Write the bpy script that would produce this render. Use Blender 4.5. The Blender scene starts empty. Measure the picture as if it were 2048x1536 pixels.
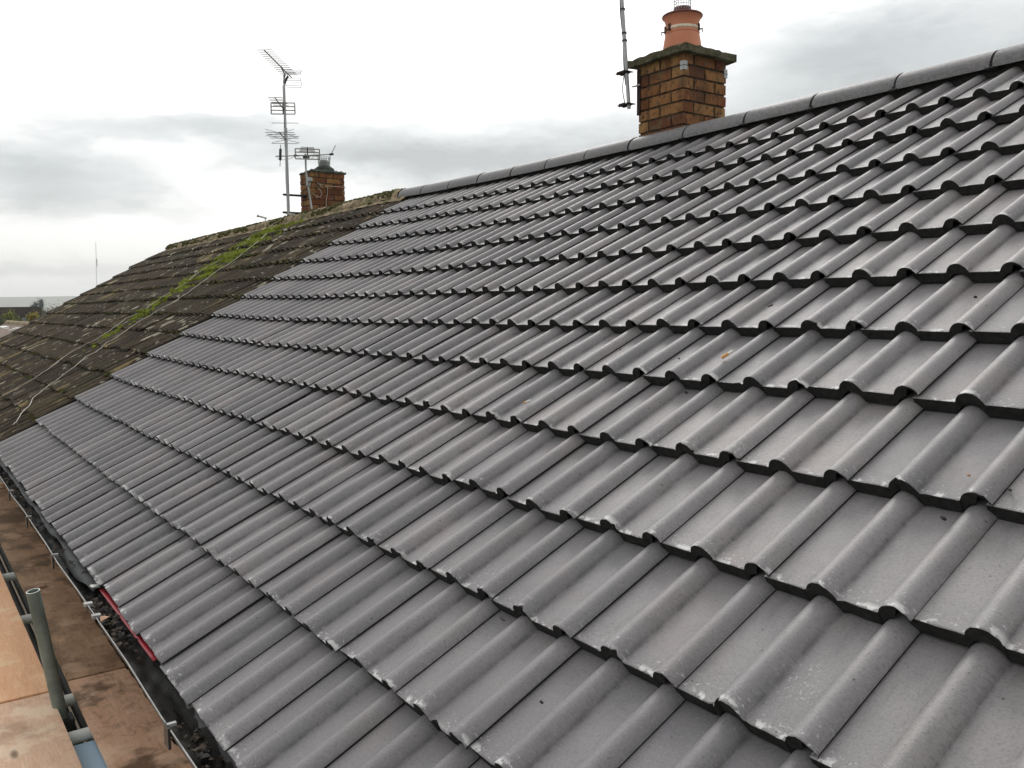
import bpy, bmesh, math, random
import numpy as np
from mathutils import Vector, Matrix, noise as mnoise
R = math.radians
C = bpy.context.scene.collection
S = bpy.context.scene
random.seed(7)

# ------------------------------------------------------------------ camera
CAM = np.array([1.39212155, -4.0792215, -1.0393895])
W = np.array([[0.58783914, 0.80888636, -0.01216575],
              [0.06690168, -0.06359514, -0.9957308],
              [-0.80620674, 0.58451563, -0.09149957]])
F = 1707.99
cd = bpy.data.cameras.new('camera'); cam = bpy.data.objects.new('camera', cd); C.objects.link(cam)
rot = Matrix(((W[0][0], -W[1][0], -W[2][0]), (W[0][1], -W[1][1], -W[2][1]), (W[0][2], -W[1][2], -W[2][2])))
cam.matrix_world = Matrix.Translation(Vector(CAM)) @ rot.to_4x4()
cd.sensor_width = 36; cd.lens = F/2048*36; cd.clip_start = .05; cd.clip_end = 9000
S.camera = cam

def ray(x, y): return W.T @ np.array([(x-1024)/F, (y-768)/F, 1.0])
def dep(x, y, d): return Vector(CAM + ray(x, y)*d)            # point measured in the photograph at a known depth
def pln(x, y, ax, val):                                       # point measured on a known plane
    d = ray(x, y); return Vector(CAM + d*(val-CAM[ax])/d[ax])

# ------------------------------------------------------------------ world
SUN_AZ, SUN_EL = 141, 37
w = bpy.data.worlds.new('World'); S.world = w; w.use_nodes = True
nt = w.node_tree; N = nt.nodes; L = nt.links; N.clear()
def wn(t, **k):
    n = N.new(t)
    for a, b in k.items(): setattr(n, a, b)
    return n
def wm(op, a, b=None, c=None, clamp=False):
    n = N.new('ShaderNodeMath'); n.operation = op; n.use_clamp = clamp
    for i, v in enumerate((a, b, c)):
        if v is None: continue
        if isinstance(v, (int, float)): n.inputs[i].default_value = v
        else: L.new(v, n.inputs[i])
    return n.outputs[0]
tc = wn('ShaderNodeTexCoord'); sep = wn('ShaderNodeSeparateXYZ'); L.new(tc.outputs['Generated'], sep.inputs[0])
az = wm('MULTIPLY', wm('ARCTAN2', sep.outputs[1], sep.outputs[0]), 57.2958)
el = wm('MULTIPLY', wm('ARCSINE', sep.outputs[2]), 57.2958)
cx = wn('ShaderNodeCombineXYZ'); L.new(wm('MULTIPLY', az, .055), cx.inputs[0]); L.new(wm('MULTIPLY', el, .16), cx.inputs[1])
def wnoise(scale, detail, rough=.55, off=0.0):
    n = wn('ShaderNodeTexNoise'); n.inputs['Scale'].default_value = scale; n.inputs['Detail'].default_value = detail
    n.inputs['Roughness'].default_value = rough
    if off:
        a = wn('ShaderNodeVectorMath', operation='ADD'); a.inputs[1].default_value = (off, off*.7, off*.3)
        L.new(cx.outputs[0], a.inputs[0]); L.new(a.outputs[0], n.inputs['Vector'])
    else: L.new(cx.outputs[0], n.inputs['Vector'])
    return n.outputs['Fac']
n1 = wnoise(1.4, 6, .6); n2 = wnoise(2.2, 7, .62, 7.3); n3 = wnoise(3.0, 6, .6, 3.1)
azw = wm('ADD', az, wm('MULTIPLY', wm('SUBTRACT', n1, .5), 11)); elw = wm('ADD', el, wm('MULTIPLY', wm('SUBTRACT', n2, .5), 4.2))
def bank(a0, e0, sa, se, amp):
    u = wm('DIVIDE', wm('SUBTRACT', azw, a0), sa); v = wm('DIVIDE', wm('SUBTRACT', elw, e0), se)
    r = wm('ADD', wm('MULTIPLY', u, u), wm('MULTIPLY', v, v))
    return wm('MULTIPLY', wm('EXPONENT', wm('MULTIPLY', r, -1.0)), amp*1.5)
tot = None
for b in ((172.5, 8.0, 5.5, 1.7, .50), (173, 6.0, 3.6, .9, .38), (163, 11.2, 8.5, .9, .34), (152, 9.6, 9, 1.2, .42), (139, 9.2, 12, 2.4, .52),
          (126, 9.5, 11, 3.6, .42), (124, 14.8, 6.5, 1.9, .40), (116, 12.5, 9, 4.5, .30), (176, 2.6, 16, .7, .30), (150, 6.5, 6, 1.0, .25), (180, 12.5, 2.5, 2.5, .16)):
    o = bank(*b); tot = o if tot is None else wm('ADD', tot, o)
gen = wm('MULTIPLY', wm('SUBTRACT', n3, .50, clamp=True), 1.0)
tot = wm('ADD', tot, wm('MULTIPLY', gen, .9), clamp=True)
ramp = wn('ShaderNodeValToRGB'); L.new(tot, ramp.inputs[0])
r = ramp.color_ramp; r.elements[0].position = .06; r.elements[0].color = (1.22, 1.22, 1.20, 1)
r.elements[1].position = .95; r.elements[1].color = (.47, .495, .50, 1)
e = r.elements.new(.30); e.color = (.86, .875, .875, 1); e = r.elements.new(.60); e.color = (.655, .685, .69, 1)
# warm light low on the horizon to the left
low = wm('MULTIPLY', wm('EXPONENT', wm('MULTIPLY', wm('ABSOLUTE', wm('SUBTRACT', el, 3.0)), -.35)), .9)
mixl = wn('ShaderNodeMix', data_type='RGBA'); L.new(wm('MULTIPLY', low, .55), mixl.inputs[0]); L.new(ramp.outputs[0], mixl.inputs[6]); mixl.inputs[7].default_value = (.93, .92, .85, 1)
sky = wn('ShaderNodeTexSky', sky_type='NISHITA'); sky.sun_disc = False; sky.sun_elevation = R(SUN_EL); sky.sun_rotation = R(90-SUN_AZ)
b1 = wn('ShaderNodeBackground'); L.new(mixl.outputs[2], b1.inputs[0]); sdir = (math.cos(R(SUN_EL))*math.cos(R(SUN_AZ)), math.cos(R(SUN_EL))*math.sin(R(SUN_AZ)), math.sin(R(SUN_EL)))
dt = wn('ShaderNodeVectorMath', operation='DOT_PRODUCT'); L.new(tc.outputs['Generated'], dt.inputs[0]); dt.inputs[1].default_value = sdir
glow = wm('MULTIPLY', wm('POWER', wm('MAXIMUM', dt.outputs['Value'], 0.0), 30.0), 2.3)
side = wm('ADD', wm('MULTIPLY', sep.outputs[0], -.9), wm('MULTIPLY', sep.outputs[1], .42)); L.new(wm('ADD', glow, wm('ADD', .83, wm('MULTIPLY', side, .24))), b1.inputs[1])
b2 = wn('ShaderNodeBackground'); L.new(sky.outputs[0], b2.inputs[0]); b2.inputs[1].default_value = .1
ms = wn('ShaderNodeMixShader'); ms.inputs[0].default_value = .06; L.new(b1.outputs[0], ms.inputs[1]); L.new(b2.outputs[0], ms.inputs[2])
out = wn('ShaderNodeOutputWorld'); L.new(ms.outputs[0], out.inputs[0])

sl = bpy.data.lights.new('sun', 'SUN'); sl.energy = 1.4; sl.angle = R(28); sl.color = (1, .97, .92)
so = bpy.data.objects.new('sun', sl); C.objects.link(so)
sd = Vector((math.cos(R(SUN_EL))*math.cos(R(SUN_AZ)), math.cos(R(SUN_EL))*math.sin(R(SUN_AZ)), math.sin(R(SUN_EL))))
so.rotation_euler = sd.to_track_quat('Z', 'Y').to_euler(); so.location = (0, 0, 20)
S.view_settings.view_transform = 'Standard'; S.view_settings.look = 'None'; S.view_settings.gamma = 1; S.view_settings.use_curve_mapping = False
S.view_settings.exposure = 0.0
S.cycles.max_bounces = 6; S.cycles.volume_bounces = 0

# ------------------------------------------------------------------ materials
class Mat:
    def __init__(s, name, color=(.5, .5, .5), rough=.6, metal=0, spec=.5):
        s.m = bpy.data.materials.new(name); s.m.use_nodes = True; s.n = s.m.node_tree.nodes; s.l = s.m.node_tree.links
        s.b = s.n['Principled BSDF']; s.b.inputs['Base Color'].default_value = (*color, 1); s.b.inputs['Roughness'].default_value = rough
        s.b.inputs['Metallic'].default_value = metal; s.b.inputs['Specular IOR Level'].default_value = spec
        s.cur = None; s.color = color
        s.vec = s.n.new('ShaderNodeTexCoord').outputs['Object']
    def uv(s): s.vec = s.m.node_tree.nodes.new('ShaderNodeUVMap').outputs[0]; return s
    def map(s, scale=(1, 1, 1), off=(0, 0, 0), vec=None):
        m = s.n.new('ShaderNodeMapping'); m.inputs['Scale'].default_value = scale; m.inputs['Location'].default_value = off
        s.l.new(vec or s.vec, m.inputs[0]); return m.outputs[0]
    def noise(s, scale, detail=3, rough=.55, st=(1, 1, 1), off=(0, 0, 0), dist=0):
        n = s.n.new('ShaderNodeTexNoise'); n.inputs['Scale'].default_value = scale; n.inputs['Detail'].default_value = detail
        n.inputs['Roughness'].default_value = rough; n.inputs['Distortion'].default_value = dist
        s.l.new(s.map(st, off), n.inputs['Vector']); return n.outputs['Fac']
    def vor(s, scale, st=(1, 1, 1), off=(0, 0, 0), out='Distance'):
        n = s.n.new('ShaderNodeTexVoronoi'); n.inputs['Scale'].default_value = scale; s.l.new(s.map(st, off), n.inputs['Vector']); return n.outputs[out]
    def attr(s, name, out='Fac'):
        n = s.n.new('ShaderNodeAttribute'); n.attribute_name = name; return n.outputs[out]
    def math(s, op, a, b=0.0, clamp=False):
        n = s.n.new('ShaderNodeMath'); n.operation = op; n.use_clamp = clamp
        for i, v in enumerate((a, b)):
            if isinstance(v, (int, float)): n.inputs[i].default_value = v
            else: s.l.new(v, n.inputs[i])
        return n.outputs[0]
    def step(s, v, a, b):      # smooth step between a and b
        n = s.n.new('ShaderNodeMapRange'); n.interpolation_type = 'SMOOTHSTEP'; n.inputs[1].default_value = a; n.inputs[2].default_value = b
        s.l.new(v, n.inputs[0]); return n.outputs[0]
    def ramp(s, v, stops):
        n = s.n.new('ShaderNodeValToRGB'); s.l.new(v, n.inputs[0]); cr = n.color_ramp
        while len(cr.elements) < len(stops): cr.elements.new(.5)
        for e, (p, c) in zip(cr.elements, stops): e.position = p; e.color = (*c, 1)
        return n.outputs[0]
    def base(s, c): s.cur = c; s.l.new(c, s.b.inputs['Base Color']); return s
    def mix(s, fac, col, amt=1.0, blend='MIX'):
        n = s.n.new('ShaderNodeMix'); n.data_type = 'RGBA'; n.blend_type = blend
        if amt != 1.0: fac = s.math('MULTIPLY', fac, amt)
        if isinstance(fac, (int, float)): n.inputs[0].default_value = fac
        else: s.l.new(fac, n.inputs[0])
        if s.cur is None: n.inputs[6].default_value = (*s.color, 1)
        else: s.l.new(s.cur, n.inputs[6])
        if isinstance(col, tuple): n.inputs[7].default_value = (*col, 1)
        else: s.l.new(col, n.inputs[7])
        return s.base(n.outputs[2])
    def bump(s, h, strength=.3, dist=.005):
        n = s.n.new('ShaderNodeBump'); n.inputs['Strength'].default_value = strength; n.inputs['Distance'].default_value = dist
        s.l.new(h, n.inputs['Height'])
        if s.b.inputs['Normal'].links: s.l.new(s.b.inputs['Normal'].links[0].from_socket, n.inputs['Normal'])
        s.l.new(n.outputs[0], s.b.inputs['Normal']); return s
    def rough(s, v, a, b):
        n = s.n.new('ShaderNodeMapRange'); n.inputs[3].default_value = a; n.inputs[4].default_value = b; s.l.new(v, n.inputs[0]); s.l.new(n.outputs[0], s.b.inputs['Roughness']); return s

def grey_tile():
    m = Mat('grey concrete tile', (.25, .245, .245), .5, spec=.5).uv()
    m.base(m.ramp(m.noise(2.3, 4, .6), [(.3, (.200, .191, .196)), (.7, (.268, .256, .259))]))
    m.mix(m.step(m.noise(4.5, 2, .5, off=(3, 1, 0)), .5, .72), (.270, .236, .232), .6)
    m.mix(m.step(m.noise(7, 2, .5, off=(9, 4, 0)), .52, .75), (.205, .21, .198), .5)
    m.mix(m.step(m.noise(1.1, 3, .55, off=(31, 4, 0)), .46, .66), (.165, .160, .17), .45)
    t = m.attr('tint'); m.mix(1.0, m.ramp(t, [(0, (.82, .82, .84)), (.5, (.98, .97, .98)), (1, (1.16, 1.14, 1.13))]), blend='MULTIPLY')
    m.mix(m.step(m.noise(28, 3, .6, st=(1, .22, 1)), .5, .72), (.155, .150, .153), .5)           # rain streaks down the slope
    m.mix(m.step(m.noise(420, 2, .6), .56, .68), (.12, .118, .118), .42)                        # grain
    m.mix(m.step(m.noise(260, 2, .6, off=(5, 5, 0)), .58, .7), (.36, .355, .35), .35)
    m.mix(m.step(m.noise(150, 3, .7, off=(15, 5, 0)), .50, .64), (.10, .097, .10), .34); m.mix(m.step(m.noise(110, 3, .7, off=(5, 25, 0)), .54, .66), (.33, .32, .32), .18)
    grit = m.math('MULTIPLY', m.step(m.noise(150, 3, .7, off=(2, 8, 0)), .58, .66), m.step(m.noise(6, 2, .5, off=(7, 7, 0)), .5, .62))
    m.mix(grit, (.07, .07, .068), .6)
    sp = m.math('MULTIPLY', m.step(m.math('SUBTRACT', .075, m.vor(30)), 0, .02), m.step(m.noise(9, 1, off=(1, 2, 0)), .45, .55)); m.mix(sp, (.05, .05, .05), .8)
    fd = m.attr('fd')
    # powdery scuffs on the leading edge of the tiles
    near = m.math('SUBTRACT', 1.0, m.step(fd, .006, .022)); 
    sc = m.math('MULTIPLY', near, m.step(m.noise(24, 4, .65, off=(11, 3, 0)), .535, .60)); m.mix(sc, (.66, .66, .65), .75)
    near2 = m.math('SUBTRACT', 1.0, m.step(fd, .01, .07)); sc2 = m.math('MULTIPLY', near2, m.step(m.noise(90, 3, .7, off=(1, 13, 0)), .60, .66)); m.mix(sc2, (.6, .6, .6), .6)
    rub = m.math('MULTIPLY', m.step(m.noise(2.6, 2, off=(4, 20, 0)), .68, .74), m.step(m.noise(120, 4, .7), .56, .63)); m.mix(rub, (.6, .6, .6), .55)
    crease = m.math('MULTIPLY', m.math('SUBTRACT', 1.0, m.step(m.attr('cr'), .0005, .007)), m.step(m.noise(46, 4, .7, st=(1, .35, 1), off=(3, 9, 0)), .40, .62)); m.mix(crease, (.07, .068, .067), .5)  # speckled grime that also paints contact shade into the roll creases
    m.rough(m.noise(30, 3), .47, .64); m.bump(m.noise(240, 3, .7), .32, .0022); m.bump(m.noise(24, 2), .12, .004)
    return m.m
def old_tile():
    m = Mat('weathered mossy tile', (.09, .075, .055), .9, spec=.2).uv()
    m.base(m.ramp(m.noise(1.6, 5, .65), [(.3, (.040, .031, .022)), (.55, (.068, .054, .038)), (.75, (.104, .086, .061))]))
    t = m.attr('tint'); m.mix(1.0, m.ramp(t, [(0, (.72, .72, .74)), (1, (1.25, 1.2, 1.12))]), blend='MULTIPLY')
    m.mix(m.step(m.noise(55, 3, .6, st=(1, .12, 1)), .45, .7), (.035, .028, .02), .6)
    m.mix(m.step(m.noise(1.3, 3, off=(3, 3, 0)), .52, .68), (.075, .078, .03), .22)
    m.mix(m.step(m.noise(70, 4, .7), .52, .64), (.16, .15, .115), .35)
    mask = m.step(m.noise(1.0, 3, .6, off=(5, 1, 0)), .42, .60)
    li = m.math('MULTIPLY', m.step(m.noise(13, 3, .55, st=(1.15, .42, 1), off=(8, 0, 0)), .59, .64), mask); m.mix(li, (.46, .43, .33), .9)
    li2 = m.math('MULTIPLY', m.step(m.noise(26, 3, .6, st=(1.1, .5, 1), off=(1, 6, 0)), .61, .67), m.step(m.noise(2, 2, off=(2, 2, 0)), .4, .6)); m.mix(li2, (.40, .38, .31), .75)
    ye = m.math('MULTIPLY', m.step(m.noise(8, 3, .6, st=(2.6, .35, 1), off=(0, 3, 0)), .50, .60), m.step(m.noise(1.1, 2, off=(6.4, 2.3, 0)), .54, .66)); m.mix(ye, (.36, .27, .12), .7)
    m.bump(m.noise(60, 5, .7), .8, .01)
    return m.m
M = {}
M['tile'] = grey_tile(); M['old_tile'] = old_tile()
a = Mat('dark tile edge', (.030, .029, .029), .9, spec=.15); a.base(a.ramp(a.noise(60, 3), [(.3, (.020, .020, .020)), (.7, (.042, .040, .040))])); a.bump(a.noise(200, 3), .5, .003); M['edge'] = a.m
a = Mat('old tile edge', (.03, .025, .018), .95, spec=.1); a.base(a.ramp(a.noise(40, 3), [(.3, (.012, .010, .007)), (.7, (.045, .038, .024))])); M['old_edge'] = a.m
a = Mat('old ridge', (.2, .17, .12), .95, spec=.1); a.base(a.ramp(a.noise(9, 5, .7), [(.3, (.10, .085, .05)), (.5, (.32, .25, .165)), (.68, (.50, .41, .29)), (.8, (.32, .28, .2))]))
a.mix(a.step(a.noise(5, 3, off=(4, 0, 0)), .5, .62), (.09, .105, .03), .7); a.mix(a.step(a.noise(30, 4, .7), .55, .65), (.05, .04, .025), .6); a.bump(a.noise(40, 4, .7), .8, .012); M['old_ridge'] = a.m
a = Mat('brick', (.3, .15, .07), .9, spec=.2)
a.base(a.ramp(a.attr('tint'), [(0, (.07, .032, .018)), (.2, (.145, .055, .028)), (.42, (.21, .088, .036)), (.65, (.28, .135, .054)), (.85, (.36, .205, .08)), (1, (.22, .068, .038))]))
a.mix(a.step(a.noise(14, 4, .65, st=(1, 1, .35)), .48, .66), (.12, .05, .028), .75); a.mix(a.step(a.noise(30, 4, .7), .50, .66), (.05, .032, .022), .8); a.mix(a.step(a.noise(5, 3, .6, off=(1, 1, 1)), .5, .7), (.07, .045, .03), .5); a.mix(a.step(a.noise(11, 3, off=(4, 4, 4)), .58, .7), (.14, .125, .085), .5)
a.bump(a.noise(90, 4, .7), .6, .004); M['brick'] = a.m
a = Mat('old mortar', (.07, .05, .035), .95, spec=.1); a.base(a.ramp(a.noise(40, 3), [(.3, (.025, .018, .013)), (.7, (.10, .075, .052))])); M['mortar'] = a.m
a = Mat('mossy concrete', (.1, .11, .06), .95, spec=.15); a.base(a.ramp(a.noise(12, 5, .65), [(.3, (.038, .038, .020)), (.5, (.095, .088, .052)), (.72, (.19, .172, .12))]))
a.mix(a.step(a.noise(50, 4, .7), .52, .64), (.22, .22, .16), .4); a.bump(a.noise(60, 5, .7), .9, .012); M['cap'] = a.m
a = Mat('dark flaunching', (.06, .065, .055), .95, spec=.15); a.base(a.ramp(a.noise(18, 4), [(.3, (.028, .032, .026)), (.7, (.10, .11, .095))])); a.bump(a.noise(50, 4), .6, .01); M['flaunch'] = a.m
a = Mat('terracotta', (.52, .20, .11), .55, spec=.35); a.base(a.ramp(a.noise(7, 3), [(.3, (.55, .20, .11)), (.7, (.66, .26, .15))])); a.bump(a.noise(120, 2), .1, .002); M['pot'] = a.m
def sm(k, name, col, ro=.6, me=0, sp=.5, var=.25, sc=12, bmp=0):
    a = Mat(name, col, ro, me, sp); a.base(a.ramp(a.noise(sc, 4, .6), [(.3, tuple(c*(1-var) for c in col)), (.7, tuple(min(1, c*(1+var)) for c in col))]))
    if bmp: a.bump(a.noise(sc*6, 3), bmp, .003)
    M[k] = a.m
sm('pot_dark', 'dark red clay', (.12, .030, .022), .6); sm('strap', 'pale strap', (.70, .62, .47), .5, sc=25); sm('rust', 'rusty clip', (.10, .035, .018), .8)
sm('wire', 'galvanised wire', (.55, .56, .57), .35, .9, var=.1); sm('galv', 'weathered galvanised tube', (.30, .32, .31), .5, .6, sc=9, var=.3)
sm('scaf', 'scaffold tube', (.17, .205, .185), .62, .25, sc=7, var=.45, bmp=.2); sm('scafend', 'pale scaffold tube', (.62, .65, .62), .5, .1, var=.12)
sm('shadetube', 'shade black tube', (.03, .034, .032), .6, .2, var=.3); sm('mast', 'aluminium mast', (.36, .37, .37), .45, .7, var=.15); sm('alu', 'aluminium', (.50, .49, .48), .4, .6, var=.1); sm('element', 'dull aluminium rod', (.27, .26, .25), .6, .1, var=.1); sm('blk', 'black metal', (.022, .022, .025), .55, var=.3)  # dark tube colour stands in for shade below the boards
sm('bracket', 'rusty dark bracket', (.035, .024, .022), .8, sp=.2, var=.4); sm('cable', 'pale cable', (.50, .47, .40), .5, var=.15, sc=4); sm('blkcable', 'black cable', (.02, .02, .02), .5)
sm('felt', 'grey underlay', (.13, .132, .135), .85, sp=.15, var=.2, sc=6); sm('red', 'red plastic', (.40, .012, .025), .4, var=.15, sc=20); sm('white', 'white plastic', (.78, .78, .75), .5, var=.06)
sm('gutter', 'dark gutter plastic', (.030, .030, .030), .45, var=.35, sc=15); sm('lip', 'highlit gutter edge', (.30, .30, .295), .55, var=.35, sc=20); sm('silt', 'wet silt', (.010, .008, .006), .55, sp=.3, var=.6, sc=30, bmp=.6)  # pale lip colour paints in the highlight along the gutter edge
sm('leafb', 'dead leaf', (.050, .034, .022), .8, var=.6, sc=60); sm('leafo', 'orange leaf', (.50, .22, .07), .7, var=.3, sc=60); sm('leafp', 'pale leaf', (.42, .25, .16), .8, var=.25, sc=60)
sm('wall', 'render wall', (.30, .24, .19), .9); sm('fascia', 'dark fascia', (.05, .05, .05), .5)
sm("moss", "moss", (.15, .178, .022), .95, sp=.1, var=.55, sc=14); sm('mossd', 'dull moss', (.075, .072, .024), .95, sp=.1, var=.5, sc=14)
sm('filter', 'cork filter paper', (.72, .36, .10), .7, var=.15, sc=300); sm('paper', 'white paper', (.8, .78, .74), .7, var=.05); sm('crumb', 'dark grit', (.035, .033, .03), .9)
sm('bfascia', 'brown cladding', (.055, .038, .034), .7, var=.15, sc=.5); sm('bwall', 'mauve grey wall', (.10, .085, .10), .8, var=.1, sc=.4); sm('bglass', 'pale window', (.45, .47, .50), .2); sm('pink', 'worn red roof', (.20, .145, .115), .9, var=.3, sc=3)
sm('blue', 'pale blue sheet', (.42, .58, .72), .5, var=.07, sc=3); sm('bark', 'bark', (.06, .045, .03), .9)
sm('leafyg', 'yellow green leaves', (.24, .24, .045), .8, var=.5, sc=1.2); sm('leafyy', 'yellow leaves', (.42, .30, .03), .8, var=.4, sc=1.2); sm('leafdk', 'dark evergreen', (.04, .07, .06), .8, var=.4, sc=.8); sm('leafbr', 'brown hedge', (.16, .11, .07), .8, var=.4, sc=1)
def wood(k, name, c0, c1, stain, amt, lo, hi):
    a = Mat(name, c0, .75, spec=.25)
    a.base(a.ramp(a.noise(9, 5, .6, st=(.5, 3.2, 1), dist=1.5), [(.3, c1), (.65, c0)]))
    a.mix(a.step(a.noise(42, 4, .6, st=(.25, 3.5, 1), dist=.6), .52, .66), tuple(c*.7 for c in c1), .28)
    a.mix(a.step(a.noise(3.4, 4, .6, off=(2, 0, 0)), lo, hi), stain, amt)
    a.mix(a.step(a.noise(17, 4, .65, off=(6, 1, 0), dist=1.2), .48, .74), stain, amt*.6)
    a.mix(a.step(a.noise(5.5, 4, .6, off=(12, 7, 0)), .53, .66), tuple(min(.9, c*1.25+.06) for c in c0), .55)
    a.rough(a.noise(4, 3), .35, .8)
    kn = a.step(a.math('SUBTRACT', .12, a.vor(3.1, st=(.7, 1.9, 1), off=(.3, .2, 0))), 0, .07); a.mix(kn, (.12, .055, .03), .8)
    a.bump(a.noise(60, 4, .6, st=(.3, 3, 1)), .35, .003); M[k] = a.m
wood('ply', 'fresh plywood', (.86, .50, .29), (.76, .40, .21), (.50, .25, .12), .3, .55, .75)
wood('ply2', 'pinkish plywood', (.80, .54, .38), (.70, .44, .29), (.36, .23, .15), .6, .48, .66)
wood('plydirty', 'stained plywood', (.46, .29, .175), (.33, .20, .115), (.10, .062, .034), .8, .42, .62)
wood('plymid', 'half stained plywood', (.74, .47, .32), (.60, .35, .22), (.12, .07, .04), .85, .50, .62)
a = Mat('fields', (.1, .13, .06), .95, spec=.1); v = a.vor(.012, out='Color'); a.base(a.ramp(v, [(.15, (.075, .10, .05)), (.4, (.12, .16, .07)), (.6, (.17, .15, .10)), (.85, (.10, .13, .05))]))
a.mix(a.step(a.noise(.02, 4), .5, .62), (.05, .06, .035), .6); M['fields'] = a.m
a = Mat('garden ground', (.13, .12, .10), .95, spec=.1); a.base(a.ramp(a.noise(.5, 4), [(.35, (.06, .085, .03)), (.6, (.14, .13, .11))])); M['yard'] = a.m

# ------------------------------------------------------------------ mesh helpers
class MB:
    def __init__(s): s.v = []; s.f = []; s.mi = []; s.sm = []; s.fa = []
    def add(s, vs, fs, mi=0, smooth=False, tint=0.0):
        o = len(s.v); s.v += [tuple(p) for p in vs]; s.f += [tuple(i+o for i in f) for f in fs]
        s.mi += [mi]*len(fs); s.sm += [smooth]*len(fs); s.fa += [tint]*len(fs); return s
    def box(s, a, b, mi=0, tint=0.0, M4=None, jit=0.0):
        x0, y0, z0 = a; x1, y1, z1 = b
        vs = [Vector((x, y, z)) for z in (z0, z1) for x, y in ((x0, y0), (x1, y0), (x1, y1), (x0, y1))]
        if jit: vs = [v+Vector([random.uniform(-jit, jit) for _ in range(3)]) for v in vs]
        if M4: vs = [M4 @ v for v in vs]
        return s.add(vs, [(0, 3, 2, 1), (4, 5, 6, 7), (0, 1, 5, 4), (1, 2, 6, 5), (2, 3, 7, 6), (3, 0, 4, 7)], mi, False, tint)
    def tube(s, pts, r, n=8, mi=0, cap=True, tint=0.0, r1=None):
        pts = [Vector(p) for p in pts]; m = len(pts); rings = []; up = None
        for i, p in enumerate(pts):
            d = (pts[min(i+1, m-1)]-pts[max(i-1, 0)]).normalized()
            if up is None: up = Vector((0, 0, 1)) if abs(d.z) < .9 else Vector((1, 0, 0))
            a = d.cross(up).normalized(); b = a.cross(d).normalized(); up = b
            rr = r if r1 is None else r+(r1-r)*i/(m-1)
            rings.append([p+(a*math.cos(2*math.pi*k/n)+b*math.sin(2*math.pi*k/n))*rr for k in range(n)])
        vs = [v for q in rings for v in q]; fs = [(i*n+k, i*n+(k+1) % n, (i+1)*n+(k+1) % n, (i+1)*n+k) for i in range(m-1) for k in range(n)]
        s.add(vs, fs, mi, True, tint)
        if cap: s.add(rings[0], [tuple(range(n))[::-1]], mi); s.add(rings[-1], [tuple(range(n))], mi)
        return s
    def lathe(s, prof, c, n=32, mi=0, M4=None):
        vs = []
        for r, z in prof:
            for k in range(n):
                a = 2*math.pi*k/n; p = Vector((r*math.cos(a), r*math.sin(a), z))
                vs.append((M4 @ p if M4 else p)+Vector(c))
        fs = [(i*n+k, i*n+(k+1) % n, (i+1)*n+(k+1) % n, (i+1)*n+k) for i in range(len(prof)-1) for k in range(n)]
        return s.add(vs, fs, mi, True)
    def grid(s, rows, mi=0, smooth=True, flip=False, tint=0.0):
        n = len(rows[0]); vs = [p for r_ in rows for p in r_]; fs = []
        for i in range(len(rows)-1):
            for k in range(n-1):
                f = (i*n+k, i*n+k+1, (i+1)*n+k+1, (i+1)*n+k); fs.append(f[::-1] if flip else f)
        return s.add(vs, fs, mi, smooth, tint)
    def build(s, name, mats, parent=None, bevel=0, origin=None, smoothall=False, attrs=None, uv=None):
        me = bpy.data.meshes.new(name); org = Vector(origin) if origin is not None else Vector((0, 0, 0))
        inv = org
        if parent is not None: base = parent.matrix_world.translation if False else Vector(parent.get('_o', (0, 0, 0)))
        else: base = Vector((0, 0, 0))
        me.from_pydata([tuple(Vector(v)-inv) for v in s.v], [], s.f)
        if not isinstance(mats, (list, tuple)): mats = [mats]
        for m in mats: me.materials.append(m)
        me.polygons.foreach_set('material_index', s.mi); me.polygons.foreach_set('use_smooth', [True]*len(s.f) if smoothall else s.sm)
        at = me.attributes.new('tint', 'FLOAT', 'FACE'); at.data.foreach_set('value', s.fa)
        for k, vals in (attrs or {}).items():
            at = me.attributes.new(k, 'FLOAT', 'POINT'); at.data.foreach_set('value', vals)
        if uv is not None:
            ul = me.uv_layers.new(name='UVMap'); li = np.zeros(len(me.loops), int); me.loops.foreach_get('vertex_index', li)
            ul.data.foreach_set('uv', np.asarray(uv, float)[li].ravel())
        me.update()
        o = bpy.data.objects.new(name, me); C.objects.link(o); o['_o'] = tuple(org)
        if parent is not None: o.parent = parent; o.location = org-base
        else: o.location = org
        if bevel:
            md = o.modifiers.new('bevel', 'BEVEL'); md.width = bevel; md.segments = 2; md.limit_method = 'ANGLE'; md.angle_limit = R(40)
        return o
def tag(o, label=None, cat=None, group=None, kind=None):
    if label: o['label'] = label
    if cat: o['category'] = cat
    if group: o['group'] = group
    if kind: o['kind'] = kind
    return o
def thing(name, loc, label, cat, group=None):
    o = bpy.data.objects.new(name, None); C.objects.link(o); o.location = loc; o['_o'] = tuple(loc); o.empty_display_size = .2
    return tag(o, label, cat, group)

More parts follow.
